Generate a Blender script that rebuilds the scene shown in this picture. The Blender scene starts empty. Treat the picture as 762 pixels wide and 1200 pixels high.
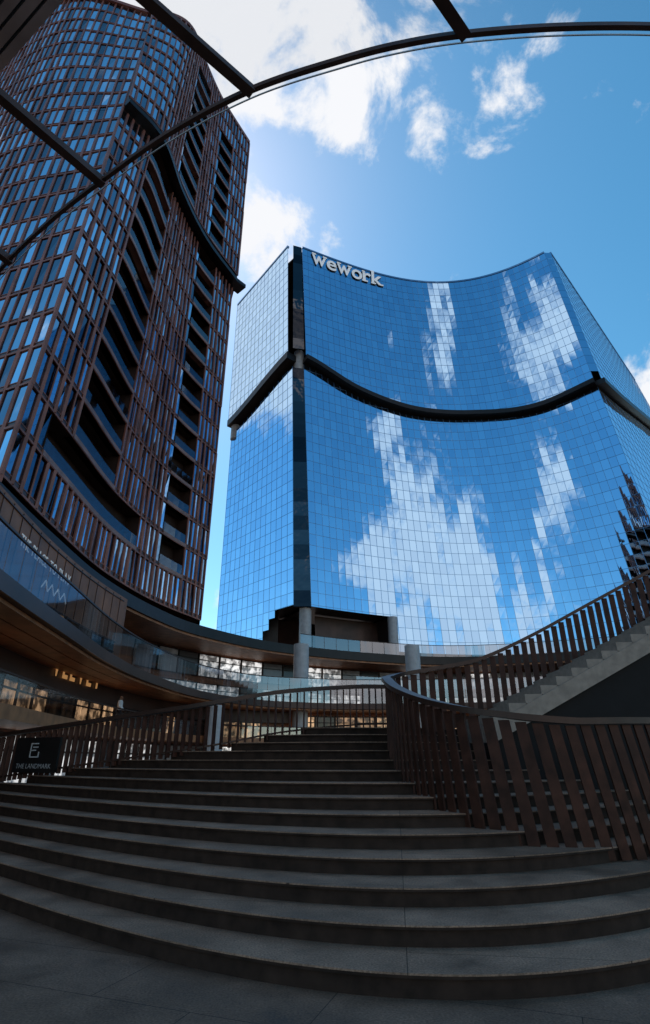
import bpy, math, random
from mathutils import Vector, Matrix
random.seed(7)
C = bpy.context.scene.collection
PI = math.pi
# ------------------------------------------------------------------ camera maths
PITCH = math.radians(24.5); F = 637.0; CAM = Vector((0, 0, 1.5))
cp, sp = math.cos(PITCH), math.sin(PITCH)
def ray(u, v):
    a = (u-381)/F; b = (600-v)/F
    return Vector((a, cp-b*sp, sp+b*cp))
def atY(u, v, Y):
    d = ray(u, v); return CAM + d*(Y/d.y)
def atZ(u, v, Z):
    d = ray(u, v); return CAM + d*((Z-1.5)/d.z)
def proj(P):
    r = P-CAM; dep = r.y*cp+r.z*sp
    if dep < .05: return None
    return (381+F*r.x/dep, 600-F*(-r.y*sp+r.z*cp)/dep)
# ------------------------------------------------------------------ mesh helper
class MB:
    def __init__(s): s.v = []; s.f = []; s.r = []
    def quad(s, a, b, c, d, r=0.5):
        n = len(s.v); s.v += [tuple(a), tuple(b), tuple(c), tuple(d)]; s.f.append((n, n+1, n+2, n+3)); s.r.append(r)
    def poly(s, pts, r=.5):
        n = len(s.v); s.v += [tuple(p) for p in pts]; s.f.append(tuple(range(n, n+len(pts)))); s.r.append(r)
    def hexa(s, p, r=.5):
        n = len(s.v); s.v += [tuple(q) for q in p]
        for f in ((3, 2, 1, 0), (4, 5, 6, 7), (0, 1, 5, 4), (1, 2, 6, 5), (2, 3, 7, 6), (3, 0, 4, 7)):
            s.f.append(tuple(n+i for i in f)); s.r.append(r)
    def box(s, x0, x1, y0, y1, z0, z1, r=.5):
        s.hexa([(x0, y0, z0), (x1, y0, z0), (x1, y1, z0), (x0, y1, z0), (x0, y0, z1), (x1, y0, z1), (x1, y1, z1), (x0, y1, z1)], r)
    def bar(s, p, q, w, h, nrm, r=.5):
        p = Vector(p); q = Vector(q); d = (q-p).normalized(); n = Vector(nrm); n = (n-d*n.dot(d)).normalized(); t = d.cross(n)
        a = t*w/2; b = n*h/2
        s.hexa([p-a-b, p+a-b, p+a+b, p-a+b, q-a-b, q+a-b, q+a+b, q-a+b], r)
    def sweep(s, pts, w, h, r=.5):
        L = []
        pts = [Vector(p) for p in pts]
        for i, p in enumerate(pts):
            d = pts[min(i+1, len(pts)-1)]-pts[max(i-1, 0)]; d.z = 0; d.normalize()
            nn = Vector((-d.y, d.x, 0))*w/2; up = Vector((0, 0, h/2))
            L.append([p-nn-up, p+nn-up, p+nn+up, p-nn+up])
        b0 = len(s.v)
        for l in L: s.v += [tuple(q) for q in l]
        for i in range(len(L)-1):
            for k in range(4):
                a = b0+i*4+k; b = b0+i*4+(k+1) % 4
                s.f.append((a, b, b+4, a+4)); s.r.append(r)
        s.f.append((b0, b0+3, b0+2, b0+1)); s.r.append(r)
        e = b0+(len(L)-1)*4; s.f.append((e, e+1, e+2, e+3)); s.r.append(r)
    def cyl(s, c, rad, z0, z1, n=28, rad2=None):
        rad2 = rad2 or rad
        b0 = len(s.v)
        for k in range(n):
            t = 2*PI*k/n; s.v.append((c[0]+rad*math.cos(t), c[1]+rad*math.sin(t), z0))
        for k in range(n):
            t = 2*PI*k/n; s.v.append((c[0]+rad2*math.cos(t), c[1]+rad2*math.sin(t), z1))
        for k in range(n):
            s.f.append((b0+k, b0+(k+1) % n, b0+n+(k+1) % n, b0+n+k)); s.r.append(.5)
        s.f.append(tuple(b0+n-1-k for k in range(n))); s.r.append(.5)
        s.f.append(tuple(b0+n+k for k in range(n))); s.r.append(.5)
def obj(name, mb, mat, parent=None, label=None, kind=None):
    me = bpy.data.meshes.new(name); me.from_pydata(mb.v, [], mb.f)
    at = me.attributes.new('rnd', 'FLOAT', 'FACE'); at.data.foreach_set('value', mb.r)
    me.materials.append(mat)
    me.update()
    o = bpy.data.objects.new(name, me); C.objects.link(o)
    adopt(o, parent)
    if label: o['label'] = label
    if kind: o['kind'] = kind
    return o
def adopt(o, parent):
    if parent:
        o.parent = parent
        if parent.type == 'EMPTY': o.matrix_parent_inverse = Matrix.Translation(-Vector(parent['base']))
def thing(name, label, cat, loc=(0, 0, 0), group=None):
    o = bpy.data.objects.new(name, None); C.objects.link(o); o.location = loc; o['base'] = tuple(loc)
    o['label'] = label; o['category'] = cat; o.empty_display_size = .5
    if group: o['group'] = group
    return o
def tag(o, label, cat, group=None):
    o['label'] = label; o['category'] = cat
    if group: o['group'] = group
    return o
# ------------------------------------------------------------------ splines
def cat_at(P, s, segs):
    k = min(max(int(s), 0), segs-1); t = s-k
    a, b, c, d = P[k], P[k+1], P[k+2], P[k+3]
    return .5*((2*b)+(c-a)*t+(2*a-5*b+4*c-d)*t*t+(3*b-a-3*c+d)*t**3)
def cat(pts, n):
    pts = [Vector(p) for p in pts]
    P = [pts[0]*2-pts[1]]+pts+[pts[-1]*2-pts[-2]]
    segs = len(pts)-1
    return [cat_at(P, i/n*segs, segs) for i in range(n+1)]
def resample(pts, n):
    L = [0]
    for a, b in zip(pts, pts[1:]): L.append(L[-1]+(b-a).length)
    out = []; j = 0
    for i in range(n+1):
        t = L[-1]*i/n
        while j < len(L)-2 and L[j+1] < t: j += 1
        k = (t-L[j])/max(L[j+1]-L[j], 1e-6)
        out.append(pts[j].lerp(pts[j+1], min(max(k, 0), 1)))
    return out
def length(pts): return sum((b-a).length for a, b in zip(pts, pts[1:]))
def offs(pts, d):
    out = []
    for i, p in enumerate(pts):
        t = pts[min(i+1, len(pts)-1)]-pts[max(i-1, 0)]; t.z = 0; t.normalize()
        out.append(p+Vector((-t.y, t.x, 0))*d)
    return out
# ------------------------------------------------------------------ materials
def newmat(name):
    m = bpy.data.materials.new(name); m.use_nodes = True; nt = m.node_tree
    return m, nt, nt.nodes['Principled BSDF']
def simple(name, col, rough=.5, metal=0, var=.25, scale=3, bump=0, spec=.5, emis=None):
    m, nt, b = newmat(name)
    tc = nt.nodes.new('ShaderNodeTexCoord'); no = nt.nodes.new('ShaderNodeTexNoise'); no.inputs['Scale'].default_value = scale; no.inputs['Detail'].default_value = 6
    nt.links.new(tc.outputs['Object'], no.inputs['Vector'])
    rp = nt.nodes.new('ShaderNodeValToRGB')
    c2 = tuple(min(1, c*(1+var)) for c in col); c1 = tuple(c*(1-var) for c in col)
    rp.color_ramp.elements[0].position = .3; rp.color_ramp.elements[1].position = .7
    rp.color_ramp.elements[0].color = (*c1, 1); rp.color_ramp.elements[1].color = (*c2, 1)
    nt.links.new(no.outputs['Fac'], rp.inputs['Fac']); nt.links.new(rp.outputs['Color'], b.inputs['Base Color'])
    b.inputs['Roughness'].default_value = rough; b.inputs['Metallic'].default_value = metal
    b.inputs['Specular IOR Level'].default_value = spec
    if bump:
        bp = nt.nodes.new('ShaderNodeBump'); bp.inputs['Strength'].default_value = bump; bp.inputs['Distance'].default_value = .02
        nt.links.new(no.outputs['Fac'], bp.inputs['Height']); nt.links.new(bp.outputs['Normal'], b.inputs['Normal'])
    if emis:
        b.inputs['Emission Color'].default_value = (*emis[0], 1); b.inputs['Emission Strength'].default_value = emis[1]
    return m
def glassmat(name, c_dark, c_light, rough=.03, metal=1.0, wob=.0, pos=(.0, 1.0)):
    m, nt, b = newmat(name)
    at = nt.nodes.new('ShaderNodeAttribute'); at.attribute_name = 'rnd'
    rp = nt.nodes.new('ShaderNodeValToRGB'); rp.color_ramp.elements[0].color = (*c_dark, 1); rp.color_ramp.elements[1].color = (*c_light, 1)
    rp.color_ramp.elements[0].position, rp.color_ramp.elements[1].position = pos
    nt.links.new(at.outputs['Fac'], rp.inputs['Fac']); nt.links.new(rp.outputs['Color'], b.inputs['Base Color'])
    b.inputs['Metallic'].default_value = metal; b.inputs['Roughness'].default_value = rough
    if wob:
        tc = nt.nodes.new('ShaderNodeTexCoord'); no = nt.nodes.new('ShaderNodeTexNoise'); no.inputs['Scale'].default_value = .5; no.inputs['Detail'].default_value = 2
        nt.links.new(tc.outputs['Object'], no.inputs['Vector'])
        bp = nt.nodes.new('ShaderNodeBump'); bp.inputs['Strength'].default_value = wob; bp.inputs['Distance'].default_value = .1
        nt.links.new(no.outputs['Fac'], bp.inputs['Height']); nt.links.new(bp.outputs['Normal'], b.inputs['Normal'])
    return m
def stone(name, c1, c2, mort, bw, bh, rough=.6, rot=0, ms=.006):
    m, nt, b = newmat(name)
    tc = nt.nodes.new('ShaderNodeTexCoord'); mp = nt.nodes.new('ShaderNodeMapping'); mp.inputs['Rotation'].default_value = (0, 0, rot)
    nt.links.new(tc.outputs['Object'], mp.inputs['Vector'])
    br = nt.nodes.new('ShaderNodeTexBrick'); br.inputs['Scale'].default_value = 1; br.inputs['Brick Width'].default_value = bw; br.inputs['Row Height'].default_value = bh
    br.inputs['Mortar Size'].default_value = ms; br.inputs['Mortar Smooth'].default_value = .2
    br.inputs['Color1'].default_value = (*c1, 1); br.inputs['Color2'].default_value = (*c2, 1); br.inputs['Mortar'].default_value = (*mort, 1)
    nt.links.new(mp.outputs['Vector'], br.inputs['Vector'])
    no = nt.nodes.new('ShaderNodeTexNoise'); no.inputs['Scale'].default_value = 60; no.inputs['Detail'].default_value = 5
    n2 = nt.nodes.new('ShaderNodeTexNoise'); n2.inputs['Scale'].default_value = 1.3; n2.inputs['Detail'].default_value = 9; n2.inputs['Roughness'].default_value = .7
    nt.links.new(tc.outputs['Object'], no.inputs['Vector']); nt.links.new(tc.outputs['Object'], n2.inputs['Vector'])
    mr = nt.nodes.new('ShaderNodeMapRange'); mr.inputs[1].default_value = .3; mr.inputs[2].default_value = .7; mr.inputs[3].default_value = .6; mr.inputs[4].default_value = 1.4
    nt.links.new(no.outputs['Fac'], mr.inputs[0])
    m2 = nt.nodes.new('ShaderNodeMapRange'); m2.inputs[1].default_value = .3; m2.inputs[2].default_value = .7; m2.inputs[3].default_value = .5; m2.inputs[4].default_value = 1.5
    nt.links.new(n2.outputs['Fac'], m2.inputs[0])
    mm = nt.nodes.new('ShaderNodeMath'); mm.operation = 'MULTIPLY'; nt.links.new(mr.outputs[0], mm.inputs[0]); nt.links.new(m2.outputs[0], mm.inputs[1])
    vm = nt.nodes.new('ShaderNodeVectorMath'); vm.operation = 'SCALE'; nt.links.new(br.outputs['Color'], vm.inputs[0]); nt.links.new(mm.outputs[0], vm.inputs['Scale'])
    nt.links.new(vm.outputs[0], b.inputs['Base Color'])
    rr = nt.nodes.new('ShaderNodeMapRange'); rr.inputs[1].default_value = .3; rr.inputs[2].default_value = .7; rr.inputs[3].default_value = rough-.12; rr.inputs[4].default_value = rough+.15
    nt.links.new(n2.outputs['Fac'], rr.inputs[0]); nt.links.new(rr.outputs[0], b.inputs['Roughness'])
    b.inputs['Specular IOR Level'].default_value = .22
    bp = nt.nodes.new('ShaderNodeBump'); bp.inputs['Strength'].default_value = .25; bp.inputs['Distance'].default_value = .01
    nt.links.new(mm.outputs[0], bp.inputs['Height']); nt.links.new(bp.outputs['Normal'], b.inputs['Normal'])
    return m
M = {}
M['pave'] = stone('paving_stone', (.13, .082, .058), (.17, .11, .08), (.03, .022, .018), 1.6, .8, .62, .35, .004)
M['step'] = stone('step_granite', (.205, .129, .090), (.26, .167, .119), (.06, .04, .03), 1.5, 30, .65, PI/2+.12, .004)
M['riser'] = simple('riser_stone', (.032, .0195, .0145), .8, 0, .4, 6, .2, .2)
M['light_stone'] = simple('light_stone', (.27, .215, .175), .6, 0, .2, 8, .2)
M['rust'] = simple('rust_metal', (.055, .0205, .013), .55, .15, .45, 5, .1, .25)
M['rail'] = simple('rail_metal', (.045, .022, .016), .4, .4, .25, 4)
M['canopy'] = simple('canopy_steel', (.10, .055, .045), .45, .3, .25, 4)
M['pale_edge'] = simple('glass_edge', (.5, .52, .54), .3, 0, .1, 4)
M['black'] = simple('black_stone', (.006, .006, .007), .6, 0, .3, 3, spec=.2)
M['bronze'] = simple('bronze_cladding', (.27, .094, .06), .42, .3, .35, .6)
M['bronze_d'] = simple('dark_bronze', (.06, .029, .022), .4, .3, .4, .5)
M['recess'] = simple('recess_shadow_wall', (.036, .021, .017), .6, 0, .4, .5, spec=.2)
M['bronze_l'] = simple('slab_bronze', (.28, .14, .105), .4, .2, .3, .8)
M['dark'] = simple('dark_metal', (.014, .011, .011), .4, .4, .3, 1)
M['mull'] = simple('mullion_metal', (.17, .30, .46), .3, .9, .2, 1)
M['wood'] = simple('wood_soffit', (.36, .15, .066), .5, 0, .3, 2)
M['brownwall'] = simple('brown_panel', (.26, .108, .058), .5, .1, .35, .7)
M['concrete'] = simple('concrete', (.42, .42, .43), .55, 0, .15, 2, .1)
M['letter'] = simple('white_letter', (.8, .8, .8), .5, 0, .03, 3, emis=((1, 1, 1), .1))
M['rooflet'] = simple('roof_letter', (.78, .80, .84), .45, 0, .05, 3, emis=((1, 1, 1), .16))  # faint emission added to whiten letter faces the sun misses, not a lamp
M['dimletter'] = simple('dim_letter', (.5, .51, .52), .5, 0, .05, 3)
M['letter_side'] = simple('letter_side', (.03, .03, .035), .4, .3, .1, 3)
M['goldlet'] = simple('warm_letter', (.7, .36, .13), .5, 0, .05, 3, emis=((1, .5, .18), .3))
M['office_glass'] = glassmat('blue_mirror_glass', (.39, .59, .82), (.46, .68, .91), .015, 1, .02)
M['dark_glass'] = glassmat('dark_glass', (.02, .022, .028), (.10, .10, .11), .04, 1, .5)
M['tower_glass'] = glassmat('tower_glass', (.06, .09, .13), (.60, .79, .95), .04, 1, .05, (.1, .92))
M['display'] = glassmat('display_window', (.02, .02, .025), (.6, .6, .65), .15, 0)
M['eave'] = simple('eave_panel', (.45, .40, .40), .35, .3, .3, 1)
def emis_from_rnd(m, s, tint=(1, .95, .9)):
    nt = m.node_tree; b = nt.nodes['Principled BSDF']
    at = [n for n in nt.nodes if n.type == 'ATTRIBUTE'][0]
    pw = nt.nodes.new('ShaderNodeMath'); pw.operation = 'POWER'; pw.inputs[1].default_value = 4; nt.links.new(at.outputs['Fac'], pw.inputs[0])
    no = nt.nodes.new('ShaderNodeTexNoise'); no.inputs['Scale'].default_value = 2.2; tc = nt.nodes.new('ShaderNodeTexCoord'); nt.links.new(tc.outputs['Object'], no.inputs['Vector'])
    mr = nt.nodes.new('ShaderNodeMapRange'); mr.inputs[1].default_value = .42; mr.inputs[2].default_value = .62; mr.inputs[3].default_value = .1; mr.inputs[4].default_value = s
    nt.links.new(no.outputs['Fac'], mr.inputs[0])
    mu = nt.nodes.new('ShaderNodeMath'); mu.operation = 'MULTIPLY'; nt.links.new(pw.outputs[0], mu.inputs[0]); nt.links.new(mr.outputs[0], mu.inputs[1])
    b.inputs['Emission Color'].default_value = (*tint, 1); nt.links.new(mu.outputs[0], b.inputs['Emission Strength'])
emis_from_rnd(M['display'], 1.2, (.97, .95, .93))
M['shop'] = glassmat('shop_glass', (.012, .012, .014), (.06, .04, .03), .06, .2, .1)
emis_from_rnd(M['shop'], 1.1, (1, .6, .32))
def clear(name, tint, fac, gl=(.8, .9, 1)):
    m, nt, b = newmat(name); nt.nodes.remove(b); out = nt.nodes['Material Output']
    tr = nt.nodes.new('ShaderNodeBsdfTransparent'); tr.inputs[0].default_value = (*tint, 1)
    g = nt.nodes.new('ShaderNodeBsdfGlossy'); g.inputs['Color'].default_value = (*gl, 1); g.inputs['Roughness'].default_value = .05
    mx = nt.nodes.new('ShaderNodeMixShader'); mx.inputs[0].default_value = fac
    nt.links.new(tr.outputs[0], mx.inputs[1]); nt.links.new(g.outputs[0], mx.inputs[2]); nt.links.new(mx.outputs[0], out.inputs[0])
    return m
M['balglass'] = clear('balustrade_glass', (.5, .51, .52), .25, (.78, .78, .82))
M['guard'] = clear('guard_glass', (.5, .5, .52), .16)
M['canopyglass'] = clear('canopy_glass', (.93, .94, .95), .07)
# ------------------------------------------------------------------ ground
g = MB(); g.box(-1500, 1500, -1500, 1500, -.5, 0); o = obj('ground', g, M['pave'], kind='structure')
# ------------------------------------------------------------------ main stair
railpts = [(-15.5, 18.4, .35), (-12, 16.0, .58), (-9.2, 14.4, .85), (-7.1, 13.2, 1.06), (-4.6, 12.15, 1.35), (-2.25, 11.4, 1.64), (-.9, 11.8, 1.9), (.6, 12.5, 2.08), (1.42, 12.8, 2.12)]
rail_curve = cat(railpts, 160)
def back(x):
    if x >= 1.42: return 13.2
    for a, b in zip(rail_curve, rail_curve[1:]):
        if a.x <= x <= b.x: return a.lerp(b, (x-a.x)/max(b.x-a.x, 1e-6)).y+.12
    return 18.6
def front(k, x):
    c = 2.75+.12*k; y0 = 4.74+.55*(k-1); dx = x-(1.0-.03*k)
    return y0+(math.sqrt(c*c+dx*dx)-c)
stair = thing('staircase', 'wide dark granite staircase of curved steps sweeping up from the foreground', 'staircase', (1, 4.8, 0))
for k in range(1, 15):
    z1 = .15*k; z0 = z1-.15
    tread = MB(); rs = MB()
    xs = [-15.5+.12*i for i in range(int(26/.12))]
    xs = [x for x in xs if front(k, x) < back(x)-.02]
    for a, b in zip(xs, xs[1:]):
        fa, fb, ba, bb = front(k, a), front(k, b), back(a), back(b)
        zt = z1-.03
        rs.quad((a, fa+.035, z0), (b, fb+.035, z0), (b, fb+.035, zt), (a, fa+.035, zt))
        rs.quad((b, bb, z0), (a, ba, z0), (a, ba, z1), (b, bb, z1))
        tread.quad((a, fa, z1), (b, fb, z1), (b, min(bb, fb+1.6), z1), (a, min(ba, fa+1.6), z1))
        tread.quad((a, fa, z1-.012), (b, fb, z1-.012), (b, fb, z1), (a, fa, z1))
        rs.quad((a, fa+.002, zt), (b, fb+.002, zt), (b, fb+.002, z1-.012), (a, fa+.002, z1-.012))
        rs.quad((a, fa, zt), (a, fa+.05, zt), (b, fb+.05, zt), (b, fb, zt))
        if k == 14: tread.quad((a, min(ba, fa+1.6), z1), (b, min(bb, fb+1.6), z1), (b, bb, z1), (a, ba, z1))
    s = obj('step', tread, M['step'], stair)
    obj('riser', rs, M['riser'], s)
# ------------------------------------------------------------------ railings
def railing(path, hfun, spacing, lean, root, finw, ang, below=.0, botrail=True):
    fw = finw if callable(finw) else (lambda t: finw)
    ag = ang if callable(ang) else (lambda t: ang)
    ln = lean if callable(lean) else (lambda t: lean)
    n = int(length(path)/spacing)
    pts = resample(path, n)
    near = sorted(range(n), key=lambda i: (pts[i]-CAM).length + (50 if (proj(pts[i]) is None or not -40 < proj(pts[i])[0] < 800) else 0))[:100]
    rest = MB()
    for i in range(n):
        t = i/n
        p = pts[i]; q = pts[i+1]; d = (q-p); d.z = 0; d.normalize(); h = hfun(t)
        nn = Vector((-d.y, d.x, 0)); A_ = math.radians(ag(t)); w = (nn*math.cos(A_)+d*math.sin(A_))*fw(t)/2
        th = w.normalized().cross(Vector((0, 0, 1)))*.013
        a = p+d*ln(t)/2+Vector((0, 0, -below)); b = p-d*ln(t)/2+Vector((0, 0, h-.05))
        m = MB() if i in near else rest
        m.hexa([a-w-th, a+w-th, a+w+th, a-w+th, b-w-th, b+w-th, b+w+th, b-w+th])
        if i in near: obj('baluster', m, M['rust'], root)
    if rest.f: obj('baluster_run', rest, M['rust'], root, kind='stuff')
    fine = resample(path, 200)
    top = MB(); top.sweep([p+Vector((0, 0, hfun(i/200))) for i, p in enumerate(fine)], .17, .075); obj('handrail', top, M['rail'], root)
    if botrail:
        bt = MB(); bt.sweep([p+Vector((0, 0, .10)) for p in fine], .05, .035); obj('bottom_rail', bt, M['rail'], root)
rl = thing('railing', 'rust brown slatted metal railing behind the left and far edge of the curved steps', 'railing', railpts[3])
railing([p for p in rail_curve if p.x > -12.5], lambda t: 1.08-.2*min(1, t*1.4), .155, 0, rl, .085, 30)
loop = cat([(10.5, 12.1, 5.85), (9, 12.1, 5.1), (7.5, 12.1, 4.35), (6, 12.1, 3.6), (4.5, 12.1, 2.85), (3.3, 12.05, 2.35), (2.3, 12.0, 2.15), (1.55, 11.8, 2.0), (1.22, 11.1, 1.82), (1.13, 10.2, 1.62), (1.16, 9.2, 1.32), (1.38, 8.3, 1.03), (1.72, 7.65, .82), (2.2, 7.28, .68), (2.9, 7.15, .6), (3.7, 7.3, .58), (4.6, 7.7, .56), (5.6, 8.4, .55)], 400)
lr = thing('railing', 'big rust brown railing of angled fins looping round the right side of the steps', 'railing', (2.2, 7.28, .6))
def hloop(t): return 1.12+.22*max(0, min(1, (t-.55)/.25))+.12*max(0, min(1, (t-.85)/.15))
sm = lambda a, b, t: (lambda x: x*x*(3-2*x))(max(0, min(1, (t-a)/(b-a))))
railing(loop, hloop, .20, lambda t: .12*sm(.6, .72, t)+.16*sm(.72, .95, t), lr, lambda t: .115+.03*sm(.4, .6, t)-.025*sm(.76, .88, t), -80, .12, False)
# ------------------------------------------------------------------ upper flight on the right
us = thing('staircase', 'pale stone upper flight rising to the right inside the looping railing', 'staircase', (3, 10.8, 2.1))
for i in range(26):
    m = MB(); x = 2.9+.3*i; z = 2.1+.15*i
    m.box(x, x+.32, 10.0, 11.95, z-.02, z+.15-.002*(i % 2)); obj('step', m, M['light_stone'], us)
x0, x1 = 2.9, 10.7
def zs_(x): return 2.1+(x-2.9)*.5
m = MB()
m.hexa([(x0, 9.96, zs_(x0)-.32), (x1, 9.96, zs_(x1)-.32), (x1, 11.98, zs_(x1)-.32), (x0, 11.98, zs_(x0)-.32), (x0, 9.96, zs_(x0)-.03), (x1, 9.96, zs_(x1)-.03), (x1, 11.98, zs_(x1)-.03), (x0, 11.98, zs_(x0)-.03)])
obj('stringer', m, M['light_stone'], us)
m = MB(); m.hexa([(x0, 10.1, 0), (x1, 10.1, 0), (x1, 11.9, 0), (x0, 11.9, 0), (x0, 10.1, zs_(x0)-.33), (x1, 10.1, zs_(x1)-.33), (x1, 11.9, zs_(x1)-.33), (x0, 11.9, zs_(x0)-.33)])
obj('side_wall', m, M['black'], us)
# ------------------------------------------------------------------ facade machinery
def split_panes(cells, mat, root, name='window', nbig=100):
    sc = []
    for pts, r in cells:
        pr = [proj(p) for p in pts]
        if any(q is None for q in pr): sc.append(-1); continue
        cx = sum(q[0] for q in pr)/4; cy = sum(q[1] for q in pr)/4
        if not (0 < cx < 762 and 0 < cy < 1200): sc.append(-1); continue
        A = 0
        for i in range(4):
            x0, y0 = pr[i]; x1, y1 = pr[(i+1) % 4]; A += x0*y1-x1*y0
        sc.append(abs(A)/2)
    order = sorted(range(len(cells)), key=lambda i: -sc[i])
    rest = MB()
    for n, i in enumerate(order):
        pts, r = cells[i]
        if n < nbig and sc[i] > 0:
            m = MB(); m.quad(*pts, r); obj(name, m, mat, root)
        else: rest.quad(*pts, r)
    if rest.f: obj(name+'_field', rest, mat, root, kind='stuff')
def make_P(at, segs):
    def P(s, z, off=0):
        q = at(s, z); q.z = z
        if off:
            e = .02; d = at(min(s+e, segs), z)-at(max(s-e, 0), z); d.z = 0; d.normalize()
            q += Vector((d.y, -d.x, 0))*off
        return q
    P.segs = segs
    return P
def surf_fn(top, bot, zt, zb):
    T = [Vector((*p, 0)) for p in top]; B = [Vector((*p, 0)) for p in bot]; segs = len(T)-1
    T = [T[0]*2-T[1]]+T+[T[-1]*2-T[-2]]; B = [B[0]*2-B[1]]+B+[B[-1]*2-B[-2]]
    return make_P(lambda s, z: cat_at(B, s, segs).lerp(cat_at(T, s, segs), (z-zb)/(zt-zb)), segs)
def even_s(P, z, n):
    fine = [P(P.segs*i/300, z) for i in range(301)]; L = [0]
    for a, b in zip(fine, fine[1:]): L.append(L[-1]+(b-a).length)
    out = []; j = 0
    for i in range(n+1):
        t = L[-1]*i/n
        while j < 299 and L[j+1] < t: j += 1
        out.append(P.segs*(j+(t-L[j])/max(1e-6, L[j+1]-L[j]))/300)
    out[-1] = P.segs
    return out
# ------------------------------------------------------------------ OFFICE BUILDING
ZT = 85.8
left = surf_fn([(-17.1, 83.9), (-6.0, 70)], [(-16.7, 83.9), (-4.0, 70)], ZT, 15)
def front_at(s, z):
    t = s/5
    xt = -4.5+45.1*t; dx = xt-22; yt = 78.5-.01677*dx*dx-.0002025*dx**3
    xb = -1.6+46.6*t; dx = xb-22; yb = 78.3-.0190*dx*dx-.00017*dx**3
    return Vector((xb, yb, 0)).lerp(Vector((xt, yt, 0)), (z-15)/(ZT-15))
frontS = make_P(front_at, 5)
FT = front_at(5, ZT); FB = front_at(5, 15); GT = front_at(0, ZT); GB = front_at(0, 15)
rightS = surf_fn([(FT.x, FT.y), (75, 108)], [(FB.x, FB.y), (82, 98)], ZT, 15)
chamf = surf_fn([(-6.0, 70), (GT.x, GT.y)], [(-4.0, 70), (GB.x, GB.y)], ZT, 15)
def lerp_tab(tab, s):
    V = [Vector((v, 0, 0)) for _, v in tab]; V = [V[0]]+V+[V[-1]]
    for k, ((a, va), (b, vb)) in enumerate(zip(tab, tab[1:])):
        if s <= b: return cat_at(V, k+(s-a)/(b-a), len(tab)-1).x
    return tab[-1][1]
zb_front = lambda s: lerp_tab([(0, 60.5), (.9, 57.4), (1.9, 55.6), (3.2, 55.0), (4.2, 54.2), (5, 55.0)], s)
zb_left = lambda s: lerp_tab([(0, 56.5), (1, 60.5)], s)
zb_right = lambda s: lerp_tab([(0, 55.0), (1, 66)], s)
office = thing('office_tower', 'concave blue mirror glass office block with a dark wavy band round its middle', 'building', (15, 80, 12.5))
cells = []; mulls = MB()
rows = 42; dz = (ZT-15)/rows
def do_face(P, n, zb, lo, gap):
    ss = even_s(P, 50, n)
    for i in range(n):
        s0, s1 = ss[i], ss[i+1]
        for j in range(rows):
            z0, z1 = 15+dz*j, 15+dz*(j+1)
            for part in (0, 1):
                A, B = [], []
                for s in (s0, s1):
                    if part == 0: l, h = lo((s0+s1)/2), zb(s)-gap
                    else: l, h = zb(s)+gap, ZT
                    A.append(max(z0, l)); B.append(min(z1, h))
                if B[0]-A[0] < .05 and B[1]-A[1] < .05: continue
                B = [max(b, a+.02) for a, b in zip(A, B)]
                e = (s1-s0)*.008
                off = .9 if part else 0
                jit = [random.gauss(0, .0012) for _ in range(4)]
                cells.append(([P(s0+e, A[0]+.015, off+jit[0]), P(s1-e, A[1]+.015, off+jit[1]), P(s1-e, B[1]-.015, off+jit[2]), P(s0+e, B[0]-.015, off+jit[3])], random.random()))
    for i in range(n+1):
        s = ss[i]; sm_ = min(max(s, 0), P.segs)
        l = lo(min(s+.01, P.segs))
        nv = P(sm_, 50, 1)-P(sm_, 50, 0)
        mulls.bar(P(s, l), P(s, zb(s)-gap), .05, .05, nv); mulls.bar(P(s, zb(s)+gap, .9), P(s, ZT, .9), .05, .05, nv)
    for j in range(rows+1):
        z = 15+dz*j
        for i in range(n):
            s0, s1 = ss[i], ss[i+1]; sm_ = (s0+s1)/2
            nv = P(sm_, 50, 1)-P(sm_, 50, 0)
            if z < lo(sm_)-.01: continue
            if z < zb(sm_)-gap: mulls.bar(P(s0, z), P(s1, z), .05, .04, nv)
            elif z > zb(sm_)+gap: mulls.bar(P(s0, z, .9), P(s1, z, .9), .05, .04, nv)
lo_front = lambda s: 19.8 if frontS(s, 20).x < 9.0 else 15.0
lo_left = lambda s: 15.0 if s < .55 else 15+5.0*min(1, (s-.55)/.25)
do_face(frontS, 46, zb_front, lo_front, .6)
do_face(left, 14, zb_left, lo_left, 1.3)
do_face(rightS, 26, zb_right, lambda s: 15, .8)
for j in range(rows):
    z0, z1 = 15+dz*j, 15+dz*(j+1)
    if z0 < 56: continue
    cells.append(([frontS(5, z0+.02, .9), rightS(0, z0+.02, .9), rightS(0, z1-.02, .9), frontS(5, z1-.02, .9)], random.random()))
split_panes(cells, M['office_glass'], office, 'window', 100)
obj('mullion', mulls, M['mull'], office)
for za, zb_ in ((19.8, 59), (62.2, ZT)):
    m = MB()
    off = .9 if za > 60 else 0; nk = int((zb_-za)/2.1)
    for j in range(nk):
        z0 = za+(zb_-za)*j/nk; z1 = za+(zb_-za)*(j+1)/nk
        m.quad(chamf(0, z0, off), chamf(1, z0, off), chamf(1, z1, off), chamf(0, z1, off), random.random())
    obj('corner_glazing', m, M['dark_glass'], office)
m = MB()
def bandpts(P, zb, n, off): return [P(P.segs*i/n, zb(P.segs*i/n), off) for i in range(n+1)]
m.sweep([p+Vector((0, 0, .15)) for p in bandpts(frontS, zb_front, 60, .25)], 2.1, .8)
m.sweep([p+Vector((0, 0, .6)) for p in bandpts(left, zb_left, 10, .0)], 2.2, 1.3)
m.sweep([p+Vector((0, 0, .2)) for p in bandpts(rightS, zb_right, 20, .2)], 2.2, .9)
obj('ledge', m, M['dark'], office)
m = MB()
m.sweep([p for p in bandpts(frontS, zb_front, 60, -1.2)], .4, 3.0)
m.sweep([p for p in bandpts(left, zb_left, 10, -1.6)], .4, 5.0)
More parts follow.
